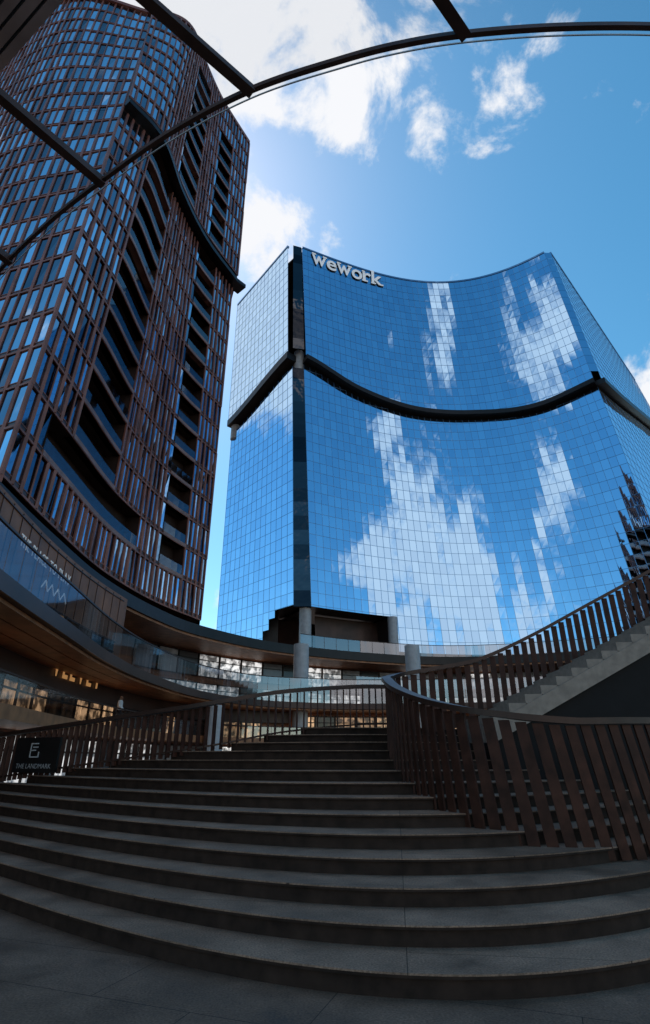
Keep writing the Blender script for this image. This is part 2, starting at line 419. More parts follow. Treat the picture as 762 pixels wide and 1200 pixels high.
m.sweep([p for p in bandpts(rightS, zb_right, 20, -1.2)], .4, 3.4)
obj('recess_wall', m, M['dark'], office)
for (x, y, z) in ((-4.3, 71.2, 60.5), (-16.2, 83.6, 56.5)):
    m = MB(); m.cyl((x, y), .85, z-2.6, z+2.4); obj('column', m, M['concrete'], office)
m = MB()
for P, n in ((frontS, 50), (left, 8), (rightS, 16)):
    m.sweep([P(P.segs*i/n, ZT+.1, .8) for i in range(n+1)], .4, .35)
obj('parapet', m, M['mull'], office)
loopT = [left(0, ZT)]+[frontS(5*i/30, ZT) for i in range(31)]+[rightS(1, ZT), Vector((40, 125, ZT)), Vector((-10, 105, ZT))]
m = MB(); m.poly(loopT); obj('roof', m, M['dark'], office)
m = MB()
L = [rightS(1, 15), Vector((40, 125, 15)), Vector((-10, 105, 15)), left(0, 15)]; U = [rightS(1, ZT), Vector((40, 125, ZT)), Vector((-10, 105, ZT)), left(0, ZT)]
for i in range(3): m.quad(L[i], L[i+1], U[i+1], U[i])
obj('rear_wall', m, M['dark_glass'], office)
m = MB()
for i in range(40):
    s0, s1 = 5*i/40, 5*(i+1)/40; z = lo_front((s0+s1)/2)
    m.quad(frontS(s0, z+.02), frontS(s1, z+.02), frontS(s1, z+.02, -9), frontS(s0, z+.02, -9))
m.quad(left(.55, 20.2, -.1), left(1, 20.2, -.1), left(1, 20.2, -9), left(.55, 20.2, -9))
m.quad(left(.5, 12.4, -.3), left(.62, 12.4, -3), left(.62, 20.2, -3), left(.5, 20.2, -.3))
xc = next(s/200 for s in range(1001) if frontS(s/200, 20).x >= 9.0)
m.quad(frontS(xc, 15, 0), frontS(xc, 15, -9), frontS(xc, 19.8, -9), frontS(xc, 19.8, 0))
obj('soffit', m, M['dark'], office)
m = MB()
for i in range(40):
    s0, s1 = 5*i/40, 5*(i+1)/40
    if s0 < .2: continue
    m.quad(frontS(s0, 11.5, -4), frontS(s1, 11.5, -4), frontS(s1, 19.7, -4), frontS(s0, 19.7, -4), random.random())
m.quad(left(.55, 11.5, -4), left(.75, 11.5, -5), left(.75, 20.1, -5), left(.55, 20.1, -4))
m.quad(left(0, 11.5, -.2), left(.55, 11.5, -.2), left(.55, 15, -.2), left(0, 15, -.2))
obj('lobby_wall', m, M['bronze_d'], office)
m = MB(); m.cyl((-2.6, 71.2), .8, 12.5, 19.8); obj('column', m, M['concrete'], office)
m = MB(); m.cyl((9.5, 76.0), .7, 12.5, 19.8); obj('column', m, M['concrete'], office)
# ------------------------------------------------------------------ LEFT TOWER
mainS = surf_fn([(-20, 33.7), (-16.5, 35.0), (-15.5, 38.5), (-14.0, 43.0), (-11.2, 48.4)], [(-14.2, 21), (-14.6, 26.8), (-14.7, 34.3), (-13.5, 41.9), (-11.2, 48.4)], 80.5, 12.5)
sideS = surf_fn([(-41, 36.5), (-29, 32.2), (-20, 33.7)], [(-43, 36.5), (-26, 26.5), (-14.2, 21)], 80.5, 12.5)
tower = thing('residential_tower', 'tall brown bronze framed tower leaning over the left side with stacked balcony slots', 'building', (-16, 35, 12.5))
cells = []; fins = MB(); sp_ = MB(); recess_list = []
FLm = [12.9+2.88*i for i in range(14)]+[55.0+2.83*i for i in range(9)]
FHm = [2.88]*14+[2.83]*9
FLs = [12.9+2.94*i for i in range(23)]; FHs = [2.94]*23
UO = .6
def isbal(face, s, fl):
    if face != 'main': return None
    if fl < 14:
        if .95 <= s <= 1.9 and fl >= 2: return 1
        if .45 <= s <= 2.5 and fl == 1: return 1
        if 2.95 <= s <= 3.45 and 1 <= fl: return 2
    else:
        if 1.75 <= s <= 2.5 and fl < 22: return 3
        if 3.05 <= s <= 3.5 and fl < 21: return 4
    return None
def tower_face(P, n, face):
    ss = even_s(P, 35, n)
    side = face == 'side'
    FL, FH = (FLs, FHs) if side else (FLm, FHm)
    for fl, (z, h) in enumerate(zip(FL, FH)):
        off = UO if (fl >= 14 and face == 'main') else 0
        i = 0
        while i < n:
            s0, s1 = ss[i], ss[i+1]
            g = isbal(face, (s0+s1)/2, fl)
            if g:
                j = i
                while j+1 < n and isbal(face, (ss[j+1]+ss[j+2])/2, fl) == g: j += 1
                recess_list.append((P, ss[i], ss[j+1], z, h, off)); i = j+1; continue
            e = (s1-s0)*.035
            zs = .34
            sp_.quad(P(s0, z-.02, off), P(s1, z-.02, off), P(s1, z+zs, off), P(s0, z+zs, off), random.random())
            jit = [random.gauss(0, .014) for _ in range(4)]
            r = random.random()**(.75 if side else .68)
            if random.random() < .15: r = 0.0
            po = 0 if side else -.035
            cells.append(([P(s0+e, z+zs+.04, off+po+jit[0]), P(s1-e, z+zs+.04, off+po+jit[1]), P(s1-e, z+h-.05, off+po+jit[2]), P(s0+e, z+h-.05, off+po+jit[3])], r))
            sp_.quad(P(s0, z+zs, off-.12), P(s1, z+zs, off-.12), P(s1, z+h, off-.12), P(s0, z+h, off-.12), 0)
            i += 1
        for i in range(n):
            s0, s1 = ss[i], ss[i+1]
            nv = P((s0+s1)/2, 50, 1)-P((s0+s1)/2, 50, 0)
            if not isbal(face, (s0+s1)/2, fl):
                fins.bar(P(s0, z+.37, off), P(s1, z+.37, off), .05, .05, nv)
            fins.bar(P(s0, z, off+.03), P(s1, z, off+.03), .12, .09, nv)
        for i in range(n+1):
            s = ss[i]
            a = isbal(face, s-.02, fl); b = isbal(face, s+.02, fl)
            if a and b and a == b: continue
            big = (i+fl//2) % 3 != 0
            nv = P(s, 50, 1)-P(s, 50, 0)
            if side: fins.bar(P(s, z, off+.04), P(s, z+h, off+.04), .19 if big else .08, .095, nv)
            else: fins.bar(P(s, z, off+.04), P(s, z+h, off+.04), .18 if big else .08, .12 if big else .1, nv)
tower_face(mainS, 36, 'main'); tower_face(sideS, 35, 'side')
fins.bar(mainS(0, 12.5, .02), mainS(0, 80.5, .02), .14, .14, (1, -1, 0))
split_panes(cells, M['tower_glass'], tower, 'window', 100)
obj('bronze_fin', fins, M['bronze'], tower, label='grid of bronze fins and floor lines over the whole tower')
obj('spandrel', sp_, M['bronze_d'], tower)
for (P, a, b, z, h, off) in recess_list:
    m = MB(); n = max(3, int((b-a)*8)); S = [a+(b-a)*i/n for i in range(n+1)]
    for s0, s1 in zip(S, S[1:]):
        m.quad(P(s0, z, off-1.2), P(s1, z, off-1.2), P(s1, z+h, off-1.2), P(s0, z+h, off-1.2))
        m.quad(P(s0, z+h-.01, off), P(s1, z+h-.01, off), P(s1, z+h-.01, off-1.2), P(s0, z+h-.01, off-1.2))
    for s in (a, b): m.quad(P(s, z, off), P(s, z, off-1.2), P(s, z+h, off-1.2), P(s, z+h, off))
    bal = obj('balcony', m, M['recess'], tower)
    m = MB(); m.sweep([P(s, z+.14, off-.2) for s in S], .6, .3); obj('slab', m, M['bronze_l'], bal)
    m = MB()
    for s0, s1 in zip(S, S[1:]): m.quad(P(s0, z+.3, off+.05), P(s1, z+.3, off+.05), P(s1, z+1.1, off+.05), P(s0, z+1.1, off+.05))
    obj('glass_guard', m, M['guard'], bal)
m = MB()
for z0, z1, e in ((12.5, 53.4, 0), (54.4, 80.9, UO)):
    a = mainS(4, z0, e); b = mainS(4, z1, e)
    c0, c1 = Vector((-17, 66, z0)), Vector((-17, 66, z1)); d0, d1 = Vector((-48, 66, z0)), Vector((-48, 66, z1)); f0, f1 = sideS(0, z0), sideS(0, z1)
    m.quad(a, c0, c1, b); m.quad(c0, d0, d1, c1); m.quad(d0, f0, f1, d1)
    if e: m.quad(mainS(0, z0, 0), mainS(0, z0, e), mainS(0, z1, e), mainS(0, z1, 0))
    roofp = [sideS(2*i/10, z1) for i in range(11)]+[mainS(4*i/20, z1, e) for i in range(1, 21)]+[c1, d1]
    m.poly(roofp)
    if e: m.poly([p-Vector((0, 0, z1-z0)) for p in roofp])
obj('rear_wall', m, M['bronze_d'], tower)
m = MB()
m.sweep([mainS(4*i/60, 54.0, .1) for i in range(61)]+[mainS(4, 54.0, .1)+Vector((.9, 1.0, 0))], 1.5, .5)
obj('ledge', m, M['dark'], tower)
m = MB(); m.sweep([sideS(2*i/20, 80.7, .1) for i in range(21)], .4, .5); m.sweep([mainS(4*i/40, 80.7, UO-.1) for i in range(41)], .4, .5)
obj('parapet', m, M['bronze'], tower)
# ------------------------------------------------------------------ PODIUM
P6 = resample(cat([(-6.6, 3.5, 0), (-7.4, 8, 0), (-8.3, 13, 0), (-9.1, 19, 0), (-9.9, 26, 0), (-9.9, 33, 0), (-8.7, 41, 0), (-5.4, 47, 0), (0, 49.8, 0), (6, 50.3, 0), (15, 49, 0), (26, 45, 0)], 300), 150)
Q = resample(cat([(-13, 12, 0), (-14.0, 21, 0), (-14.4, 26.8, 0), (-14.5, 34.3, 0), (-13.3, 41.9, 0), (-11.0, 48.4, 0), (-5, 56, 0), (5, 62, 0), (16, 64.5, 0), (30, 60, 0), (42, 52, 0), (52, 42, 0)], 300), 150)
podium = thing('shopping_podium', 'curved brown shopping gallery of stacked terraces wrapping the plaza below the towers', 'building', (-10, 30, 0))
def ring(mb, c, o0, o1, z0, z1, i0=0, i1=None):
    A = offs(c, o0)[i0:i1]; B = offs(c, o1)[i0:i1]
    for i in range(len(A)-1):
        a, b, d, e = A[i], A[i+1], B[i+1], B[i]
        f = lambda p, z: (p.x, p.y, z)
        mb.quad(f(a, z0), f(b, z0), f(b, z1), f(a, z1), random.random())
        mb.quad(f(a, z1), f(b, z1), f(d, z1), f(e, z1)); mb.quad(f(e, z0), f(d, z0), f(b, z0), f(a, z0)); mb.quad(f(d, z0), f(e, z0), f(e, z1), f(d, z1))
m = MB(); ring(m, P6, 0, 9, 5.5, 5.98); obj('terrace_slab', m, M['bronze_d'], podium)
m = MB()
for o0, o1 in ((.25, 1.0), (1.08, 1.85), (1.93, 2.7), (2.78, 8.9)): ring(m, P6, o0, o1, 5.38, 5.49)
obj('soffit', m, M['wood'], podium)
m = MB(); ring(m, P6, 1.0, 9, 2.65, 3.1, 0, 105); obj('gallery_slab', m, M['wood'], podium)
m = MB(); ring(m, Q, 0, 14, 11.5, 12.4); obj('terrace_slab', m, M['dark'], podium)
m = MB(); ring(m, Q, .2, 13.8, 11.3, 11.48); obj('soffit', m, M['wood'], podium)
m = MB(); ring(m, Q, 1.2, 6, 8.5, 8.9, 74); obj('tier_slab', m, M['bronze_l'], podium)
def band_h(t): return .95+1.05*min(1, t*1.6)
def glass_run(c, off, z, hf, step, i0, i1, name):
    A = offs(c, off)
    for i in range(i0, i1-step, step):
        m = MB(); h0, h1 = hf(i/len(A)), hf((i+step)/len(A))
        for k in range(step):
            a, b = A[i+k], A[i+k+1]
            if k == step-1: b = a.lerp(b, .93)
            ha = h0+(h1-h0)*k/step; hb = h0+(h1-h0)*(k+1)/step
            m.quad((a.x, a.y, z), (b.x, b.y, z), (b.x, b.y, z+hb), (a.x, a.y, z+ha), random.random())
        obj(name, m, M['balglass'], podium)
    m = MB(); m.sweep([Vector((p.x, p.y, z+hf((i0+k)/len(A)))) for k, p in enumerate(A[i0:i1])], .08, .06); obj('handrail', m, M['rail'], podium)
glass_run(P6, .08, 6.0, band_h, 2, 0, 148, 'glass_panel')
glass_run(P6, 1.1, 3.12, lambda t: .9, 2, 0, 100, 'gallery_glass_panel')
glass_run(Q, .1, 12.4, lambda t: 1.3, 2, 66, 148, 'terrace_glass_panel')
glass_run(Q, 1.3, 8.92, lambda t: 1.1, 3, 76, 148, 'tier_glass_panel')
def shopfront(c, off, z0, z1, i0, i1, step, mat, prob, name, frame=M['dark']):
    A = offs(c, off); fr = MB()
    for i in range(i0, i1-step, step):
        a, b = A[i], A[i+step]; r = random.random()
        r = (.75+.25*random.random()) if r < prob else .4*random.random()
        d = (b-a).normalized(); n = Vector((d.y, -d.x, 0))
        m = MB(); p, q = a.lerp(b, .05), a.lerp(b, .95)
        m.quad((p.x, p.y, z0+.1), (q.x, q.y, z0+.1), (q.x, q.y, z1-.1), (p.x, p.y, z1-.1), r)
        obj(name, m, mat, podium)
        fr.bar(Vector((a.x, a.y, z0)), Vector((a.x, a.y, z1)), .12, .16, n)
        for z in (z0+.05, z1-.05, z0+(z1-z0)*.72): fr.bar(Vector((a.x, a.y, z)), Vector((b.x, b.y, z)), .08, .1, n)
    obj('window_frame', fr, frame, podium)
shopfront(P6, 2.9, 3.1, 4.45, 0, 92, 3, M['shop'], .6, 'shop_window')
shopfront(P6, 3.4, 0.05, 2.55, 0, 148, 3, M['display'], .55, 'display_window')
shopfront(P6, 2.9, 3.1, 5.1, 95, 148, 3, M['shop'], .4, 'shop_window')
m = MB(); ring(m, P6, 2.8, 3.6, 4.45, 5.37, 0, 95); obj('fascia', m, M['bronze_d'], podium)
m = MB(); ring(m, P6, 3.5, 4.2, 0, 5.37); obj('wall', m, M['brownwall'], podium)
A = offs(P6, 3.6); IF = 62
m = MB(); ring(m, P6, 3.6, 4.4, 5.98, 11.3, 0, IF+1); obj('fascia', m, M['brownwall'], podium)
shopfront(P6, 3.5, 6.0, 8.3, 0, IF, 3, M['shop'], .3, 'shop_window')
m = MB(); ring(m, Q, 5.2, 6, 0, 11.4, 30); obj('wall', m, M['brownwall'], podium)
shopfront(Q, 5.0, 6.2, 8.4, 46, 148, 3, M['display'], .6, 'display_window')
shopfront(Q, 5.0, 8.95, 11.2, 46, 148, 3, M['display'], .25, 'display_window')
for x, y in ((-2.2, 51.4), (8.2, 52.0), (-8.2, 43.2)):
    m = MB(); m.cyl((x, y), .7, 0, 11.3 if y > 50 else 5.2); obj('column', m, M['concrete'], podium)
m = MB()
for i in range(0, IF, 2):
    p = A[i]; q = A[i+1]; d = (q-p).normalized(); n = Vector((d.y, -d.x, 0)); p = p+n*.02
    m.bar(Vector((p.x, p.y, 8.4)), Vector((p.x, p.y, 11.2)), .02, .03, n)
m.sweep([Vector((p.x, p.y, 11.05)) for p in offs(P6, 3.57)[:IF]], .06, .05)
obj('trim', m, M['bronze_d'], podium)
# ------------------------------------------------------------------ SIGNS
def text_mesh(body, size, ext, bold=0):
    cu = bpy.data.curves.new('letters', 'FONT'); cu.body = body; cu.size = size; cu.extrude = ext; cu.offset = bold; cu.align_x = 'LEFT'
    o = bpy.data.objects.new('letters', cu); C.objects.link(o)
    dg = bpy.context.evaluated_depsgraph_get(); me = bpy.data.meshes.new_from_object(o.evaluated_get(dg))
    bpy.data.objects.remove(o); bpy.data.curves.remove(cu); return me
def frame_m(p, d, n):
    return Matrix(((d.x, 0, n.x, p.x), (d.y, 0, n.y, p.y), (0, 1, 0, p.z), (0, 0, 0, 1)))
rt = lambda u, v: (lambda d: d.x/d.y)(ray(u, v))
def ring_start(A, u, v):
    bi, bt, be = 0, 0, 1e9
    for i in range(len(A)-1):
        for t in (0, .25, .5, .75):
            p = A[i].lerp(A[i+1], t)
            if p.y < 6: continue
            e = abs(p.x/p.y-rt(u, v))
            if e < be: be = e; bi = i; bt = t
    return bi, bt
def walk(A, i, t, dist):
    p = A[i].lerp(A[i+1], t)
    while i < len(A)-2 and dist > (A[i+1]-p).length:
        dist -= (A[i+1]-p).length; i += 1; p = A[i].copy()
    d = A[i+1]-A[i]; d.z = 0; d.normalize(); return p+d*dist, d
def ring_sign(name, body, c, off, u, v, width_px, mat, label, bold=.0, asp=1.0, gap=.35, track=0):
    A = offs(c, off); i0, t0 = ring_start(A, u, v)
    p, dd = walk(A, i0, t0, 0); d0 = ray(u, v); z = 1.5+d0.z/d0.y*p.y
    words = body.split(' '); root = thing(name, label, 'sign', (p.x, p.y, z))
    x = 0; ms = []
    for wd in words:
        V, Fc = [], []
        for ch in wd:
            me = text_mesh(ch, 1, .02, bold); xs = [q.co.x for q in me.vertices]; w = max(xs)-min(xs); k0 = len(V)
            V += [[q.co.x+x-min(xs), q.co.y, q.co.z] for q in me.vertices]; Fc += [tuple(k0+i for i in pl.vertices) for pl in me.polygons]
            x += w+.10+track
        x += gap; ms.append((V, Fc))
    W = x-gap; lo, hi = .05, 8
    for _ in range(30):
        s = (lo+hi)/2; e, _d = walk(A, i0, t0, W*s); q = proj(Vector((e.x, e.y, z)))
        if q[0]-u > width_px: hi = s
        else: lo = s
    for V, Fc in ms:
        VV = []
        for vx, vy, vz in V:
            e, d = walk(A, i0, t0, max(0, vx*s)); n = Vector((d.y, -d.x, 0))
            q = e+n*(.08+vz*s); VV.append((q.x, q.y, z+vy*s*asp))
        me = bpy.data.meshes.new('word'); me.from_pydata(VV, [], Fc); me.update()
        me.materials.append(mat); o = bpy.data.objects.new('word', me); C.objects.link(o); adopt(o, root)
    return z, s
ring_sign('fascia_sign', 'THE PLACE TO PLAY', P6, 3.6, 20, 638, 60, M['letter'], 'pale capital letters THE PLACE TO PLAY on the brown fascia under the left tower', 0, 1.35, .45, .06)
ring_sign('shop_sign', 'VELVET', P6, 2.8, 60, 791, 58, M['goldlet'], 'warm lit shop sign lettering VELVET over the left storefront', -.01, 1.9, .3, .2)
ring_sign('shop_sign', 'GOURMET', Q, 4.8, 364, 800, 22, M['letter'], 'small white lettering GOURMET beside the far round column', 0)
ring_sign('shop_sign', 'SPORTS BAR', Q, 4.8, 396, 802, 30, M['letter'], 'small white lettering SPORTS BAR right of the far column', 0)
Ac = offs(P6, 3.42); i0, t0 = ring_start(Ac, 48, 688)
p, d = walk(Ac, i0, t0, 0); d0 = ray(48, 688); zc = 1.5+d0.z/d0.y*p.y
cs = thing('zigzag_sign', 'white zigzag line mark below the long fascia lettering', 'sign', (p.x, p.y, zc)); chev = MB()
for k in range(8):
    p, d = walk(Ac, i0, t0, .38*k); p2, _ = walk(Ac, i0, t0, .38*(k+1)); n = Vector((d.y, -d.x, 0))
    za, zb2 = (zc, zc+.45) if k % 2 == 0 else (zc+.45, zc)
    chev.bar(Vector((p.x, p.y, za)), Vector((p2.x, p2.y, zb2)), .05, .04, n)
obj('zigzag', chev, M['letter'], cs)
# roof sign
ws = thing('roof_sign', 'big white lower case letters wework along the top of the mirror glass block', 'sign', (3, 73, 82))
def letter_pos(u):
    best = None
    for i in range(600):
        s = 2.4*i/600; q = proj(frontS(s, 83.0, 1.1)); e = abs(q[0]-u)
        if best is None or e < best[0]: best = (e, s)
    return best[1]
u = 365.5; adv = {'w': 17.3, 'e': 12.2, 'o': 12.8, 'r': 10.4, 'k': 13.6}
SERIF = {'w': [(-.01, .27, 1), (.73, 1.01, 1)], 'r': [(-.06, .58, 0), (-.06, .26, 1)], 'k': [(-.04, .38, 0), (.64, 1.02, 0), (-.04, .22, 2)]}
for ch in 'wework':
    s = letter_pos(u); s2 = letter_pos(u+adv[ch])
    p = frontS(s, 82.7, 1.05); q = frontS(s2, 82.7, 1.05); d = q-p; d.z = 0; wd = d.length; d.normalize(); n = Vector((d.y, -d.x, 0))
    me = text_mesh(ch, 4.7, .09, .08); xs = [v.co.x for v in me.vertices]; ys = [v.co.y for v in me.vertices]; w = max(xs)-min(xs); x0 = min(xs)
    for v_ in me.vertices: v_.co.x = (v_.co.x-x0)*wd/w*.95
    bm_v = [tuple(v.co) for v in me.vertices]; bm_f = [tuple(p_.vertices) for p_ in me.polygons]
    xh = 2.55; asc = max(ys)
    for a, b, lev in SERIF.get(ch, []):
        yb = {0: -.05, 1: xh-.3, 2: asc-.33}[lev]; k0 = len(bm_v)
        for zz in (-.09, .095):
            for X, Y in ((a*wd, yb), (b*wd, yb), (b*wd, yb+.33), (a*wd, yb+.33)): bm_v.append((X, Y, zz))
        for f in ((3, 2, 1, 0), (4, 5, 6, 7), (0, 1, 5, 4), (1, 2, 6, 5), (2, 3, 7, 6), (3, 0, 4, 7)): bm_f.append(tuple(k0+i for i in f))
    me2 = bpy.data.meshes.new('letter'); me2.from_pydata(bm_v, [], bm_f); me2.update()
    me2.materials.append(M['rooflet']); me2.materials.append(M['letter_side'])
    for pl in me2.polygons: pl.material_index = 0 if pl.normal.z > .5 else 1
    o = bpy.data.objects.new('letter', me2); C.objects.link(o); adopt(o, ws); o.matrix_basis = frame_m(p, d, n)
    u += adv[ch]
# dark board hung on the left railing
def on_rail(u, v):
    r_ = rt(u, v); return min(rail_curve, key=lambda p: abs(p.x/p.y-r_))
ra, rb = on_rail(22, 890).copy(), on_rail(76, 890).copy()
d = (rb-ra); d.z = 0; d.normalize(); n = Vector((d.y, -d.x, 0)); ra += n*.16; rb += n*.16; wlen = ((rb-ra).xy).length
zA = ra.z+.14; zB = ra.z+.82
bd = thing('sign_board', 'dark board with a pale bracket emblem hung on the left railing', 'sign', (ra.x, ra.y, zA))
m = MB(); m.hexa([Vector((q.x, q.y, z))+e for z in (zA, zB) for q, e in ((ra, Vector()), (rb, Vector()), (rb, -n*.05), (ra, -n*.05))]); obj('panel', m, M['dark'], bd)
me = text_mesh('THE LANDMARK', 1, .005, -.012); xs = [v.co.x for v in me.vertices]
k = wlen*.8/(max(xs)-min(xs))
for v_ in me.vertices: v_.co *= k
me.materials.append(M['dimletter'])
o = bpy.data.objects.new('lettering', me); C.objects.link(o); adopt(o, bd)
pz = ra+d*wlen*.1+n*.02; pz.z = zA+.08; o.matrix_basis = frame_m(pz, d, n)
em = MB(); ex = wlen*.38
def eb(x0_, y0_, x1_, y1_):
    P0 = ra+d*(ex+x0_)+n*.02; P1 = ra+d*(ex+x1_)+n*.02
    P0.z = zA+.30+y0_; P1.z = zA+.30+y1_; em.bar(P0, P1, .022, .012, n)
for seg in ((0, 0, 0, .26), (-.011, .26, .2, .26), (-.011, 0, .24, 0), (0, .13, .15, .13), (.24, -.011, .24, .1), (.06, .19, .2, .19)): eb(*seg)
obj('emblem', em, M['dimletter'], bd)
# ------------------------------------------------------------------ CANOPY
CZ = 8.0
cn = thing('glass_canopy', 'thin steel framed glass canopy arching over the top of the view', 'canopy', (0, 3, CZ))
rimpx = [(-60, 392), (0, 316), (60, 258), (120, 211), (200, 155), (295, 105), (400, 70), (470, 52), (545, 40), (650, 32), (762, 31), (860, 38)]
rim = cat([atZ(u, v, CZ) for u, v in rimpx], 120)
m = MB(); m.sweep(rim, .045, .065); obj('rim', m, M['canopy'], cn)
beams = [((296, 106), (172, -3)), ((122, 214), (-5, 106)), ((546, 40), (512, -10)), ((14, 306), (-10, 288))]
for (a, b) in beams:
    A_, B_ = atZ(*a, CZ), atZ(*b, CZ); B_ = A_+(B_-A_).normalized()*6
    m = MB(); m.bar(A_, B_, .06, .11, (0, 0, 1)); m.bar(A_+Vector((0, 0, -.065)), B_+Vector((0, 0, -.065)), .11, .015, (0, 0, 1)); obj('beam', m, M['canopy'], cn)
m = MB()
inner = [p+Vector((-.5, -1, 0))*6 for p in rim]
out = [p+Vector((.03, .09, .06)) for p in rim]
for i in range(len(rim)-1): m.quad(out[i], out[i+1], inner[i+1]+Vector((0, 0, .06)), inner[i]+Vector((0, 0, .06)))
obj('glass_panel', m, M['canopyglass'], cn)
m = MB(); m.sweep([p+Vector((0, .006, 0)) for p in out], .01, .018); obj('glass_edge', m, M['pale_edge'], cn)
z = 14
a, b = atZ(76, -1, z), atZ(-4, 90, z)
far = b+(b-a)*3; bk = a-(b-a)*3
ev = thing('roof_overhang', 'dark slatted roof overhang cutting across the top left corner', 'overhang', a)
nrm = Vector((-(b-a).y, (b-a).x, 0)).normalized()
if nrm.x > 0: nrm = -nrm
for k in range(20):
    t0, t1 = k*.21, k*.21+.16; e = MB(); zz = Vector((0, 0, .5+.015*k))
    e.hexa([bk+nrm*t0, far+nrm*t0, far+nrm*t1, bk+nrm*t1]+[q+zz for q in (bk+nrm*t0, far+nrm*t0, far+nrm*t1, bk+nrm*t1)])
    obj('slat', e, M['eave'], ev)
e = MB(); e.hexa([q+Vector((0, 0, z_)) for z_ in (.25, .45) for q in (bk+nrm*.1, far+nrm*.1, far+nrm*4.4, bk+nrm*4.4)]); obj('backing_panel', e, M['dark'], ev)
# ------------------------------------------------------------------ PERSON on gallery
def person():
    pA = offs(P6, 1.6); bi, bt = ring_start(pA, 141, 838)
    p = pA[bi]
    J = {'pel': (0, 0, .95), 'chest': (0, 0, 1.3), 'neck': (0, 0, 1.47), 'head': (0, .02, 1.6), 'top': (0, .02, 1.7), 'sl': (-.18, 0, 1.4), 'el': (-.26, .02, 1.13), 'hl': (-.24, .16, .93), 'sr': (.18, 0, 1.4), 'er': (.26, .03, 1.13), 'hr': (.2, .2, 1.0),
         'kl': (-.1, .02, .5), 'al': (-.11, 0, .08), 'tl': (-.12, .14, .03), 'kr': (.11, .06, .5), 'ar': (.12, .02, .08), 'tr': (.13, .17, .03)}
    R = {'pel': .15, 'chest': .16, 'neck': .06, 'head': .1, 'top': .07, 'sl': .07, 'el': .045, 'hl': .035, 'sr': .07, 'er': .045, 'hr': .035, 'kl': .07, 'al': .045, 'tl': .035, 'kr': .07, 'ar': .045, 'tr': .035}
    E = [('pel', 'chest'), ('chest', 'neck'), ('neck', 'head'), ('head', 'top'), ('chest', 'sl'), ('sl', 'el'), ('el', 'hl'), ('chest', 'sr'), ('sr', 'er'), ('er', 'hr'), ('pel', 'kl'), ('kl', 'al'), ('al', 'tl'), ('pel', 'kr'), ('kr', 'ar'), ('ar', 'tr')]
    ks = list(J); me = bpy.data.meshes.new('person'); me.from_pydata([J[k] for k in ks], [(ks.index(a), ks.index(b)) for a, b in E], [])
    o = bpy.data.objects.new('person', me); C.objects.link(o)
    md = o.modifiers.new('Skin', 'SKIN'); sd = o.modifiers.new('Sub', 'SUBSURF'); sd.levels = 2; sd.render_levels = 2
    for i, k in enumerate(ks):
        me.skin_vertices[0].data[i].radius = (R[k], R[k]); me.skin_vertices[0].data[i].use_root = (k == 'pel')
    mt, nt, b = newmat('clothed_figure'); tc = nt.nodes.new('ShaderNodeTexCoord'); sx = nt.nodes.new('ShaderNodeSeparateXYZ'); nt.links.new(tc.outputs['Object'], sx.inputs[0])
    rp = nt.nodes.new('ShaderNodeValToRGB'); rp.color_ramp.interpolation = 'CONSTANT'
    mr = nt.nodes.new('ShaderNodeMath'); mr.operation = 'DIVIDE'; mr.inputs[1].default_value = 1.8; nt.links.new(sx.outputs['Z'], mr.inputs[0]); nt.links.new(mr.outputs[0], rp.inputs[0])
    cr = rp.color_ramp; cr.elements[0].color = (.02, .02, .03, 1); cr.elements[1].position = .52; cr.elements[1].color = (.75, .75, .78, 1)
    x = cr.elements.new(.81); x.color = (.4, .22, .15, 1); x = cr.elements.new(.93); x.color = (.02, .015, .01, 1)
    nt.links.new(rp.outputs[0], b.inputs['Base Color']); b.inputs['Roughness'].default_value = .8
    me.materials.append(mt)
    o.location = (p.x, p.y, 3.1); o.rotation_euler = (0, 0, -PI/2)
    tag(o, 'person in a pale top standing at the lower gallery glass railing', 'person')
try: person()
except Exception as ex: print('person', ex)
# ------------------------------------------------------------------ LIGHT
SA, SE = math.radians(-25), math.radians(52)
sd = Vector((math.sin(SA)*math.cos(SE), math.cos(SA)*math.cos(SE), math.sin(SE)))
li = bpy.data.lights.new('sun', 'SUN'); li.energy = 3.2; li.angle = math.radians(.5); li.color = (1, .93, .85)
lo_ = bpy.data.objects.new('sun', li); C.objects.link(lo_); lo_.rotation_euler = sd.to_track_quat('Z', 'Y').to_euler()
w = bpy.data.worlds.new('World'); bpy.context.scene.world = w; w.use_nodes = True; nt = w.node_tree
bg = nt.nodes['Background']; bg.inputs['Strength'].default_value = .12
sky = nt.nodes.new('ShaderNodeTexSky'); sky.sky_type = 'NISHITA'; sky.sun_disc = False; sky.sun_elevation = SE; sky.sun_rotation = SA; sky.air_density = 1.0; sky.dust_density = .3; sky.ozone_density = 1.5
hs = nt.nodes.new('ShaderNodeHueSaturation'); hs.inputs['Saturation'].default_value = 1.3; hs.inputs['Hue'].default_value = .48; hs.inputs['Value'].default_value = 1.48
nt.links.new(sky.outputs[0], hs.inputs['Color'])
tc = nt.nodes.new('ShaderNodeTexCoord')
no = nt.nodes.new('ShaderNodeTexNoise'); no.inputs['Scale'].default_value = 6.0; no.inputs['Detail'].default_value = 12; no.inputs['Roughness'].default_value = .62; no.inputs['Distortion'].default_value = .3
nt.links.new(tc.outputs['Generated'], no.inputs['Vector'])
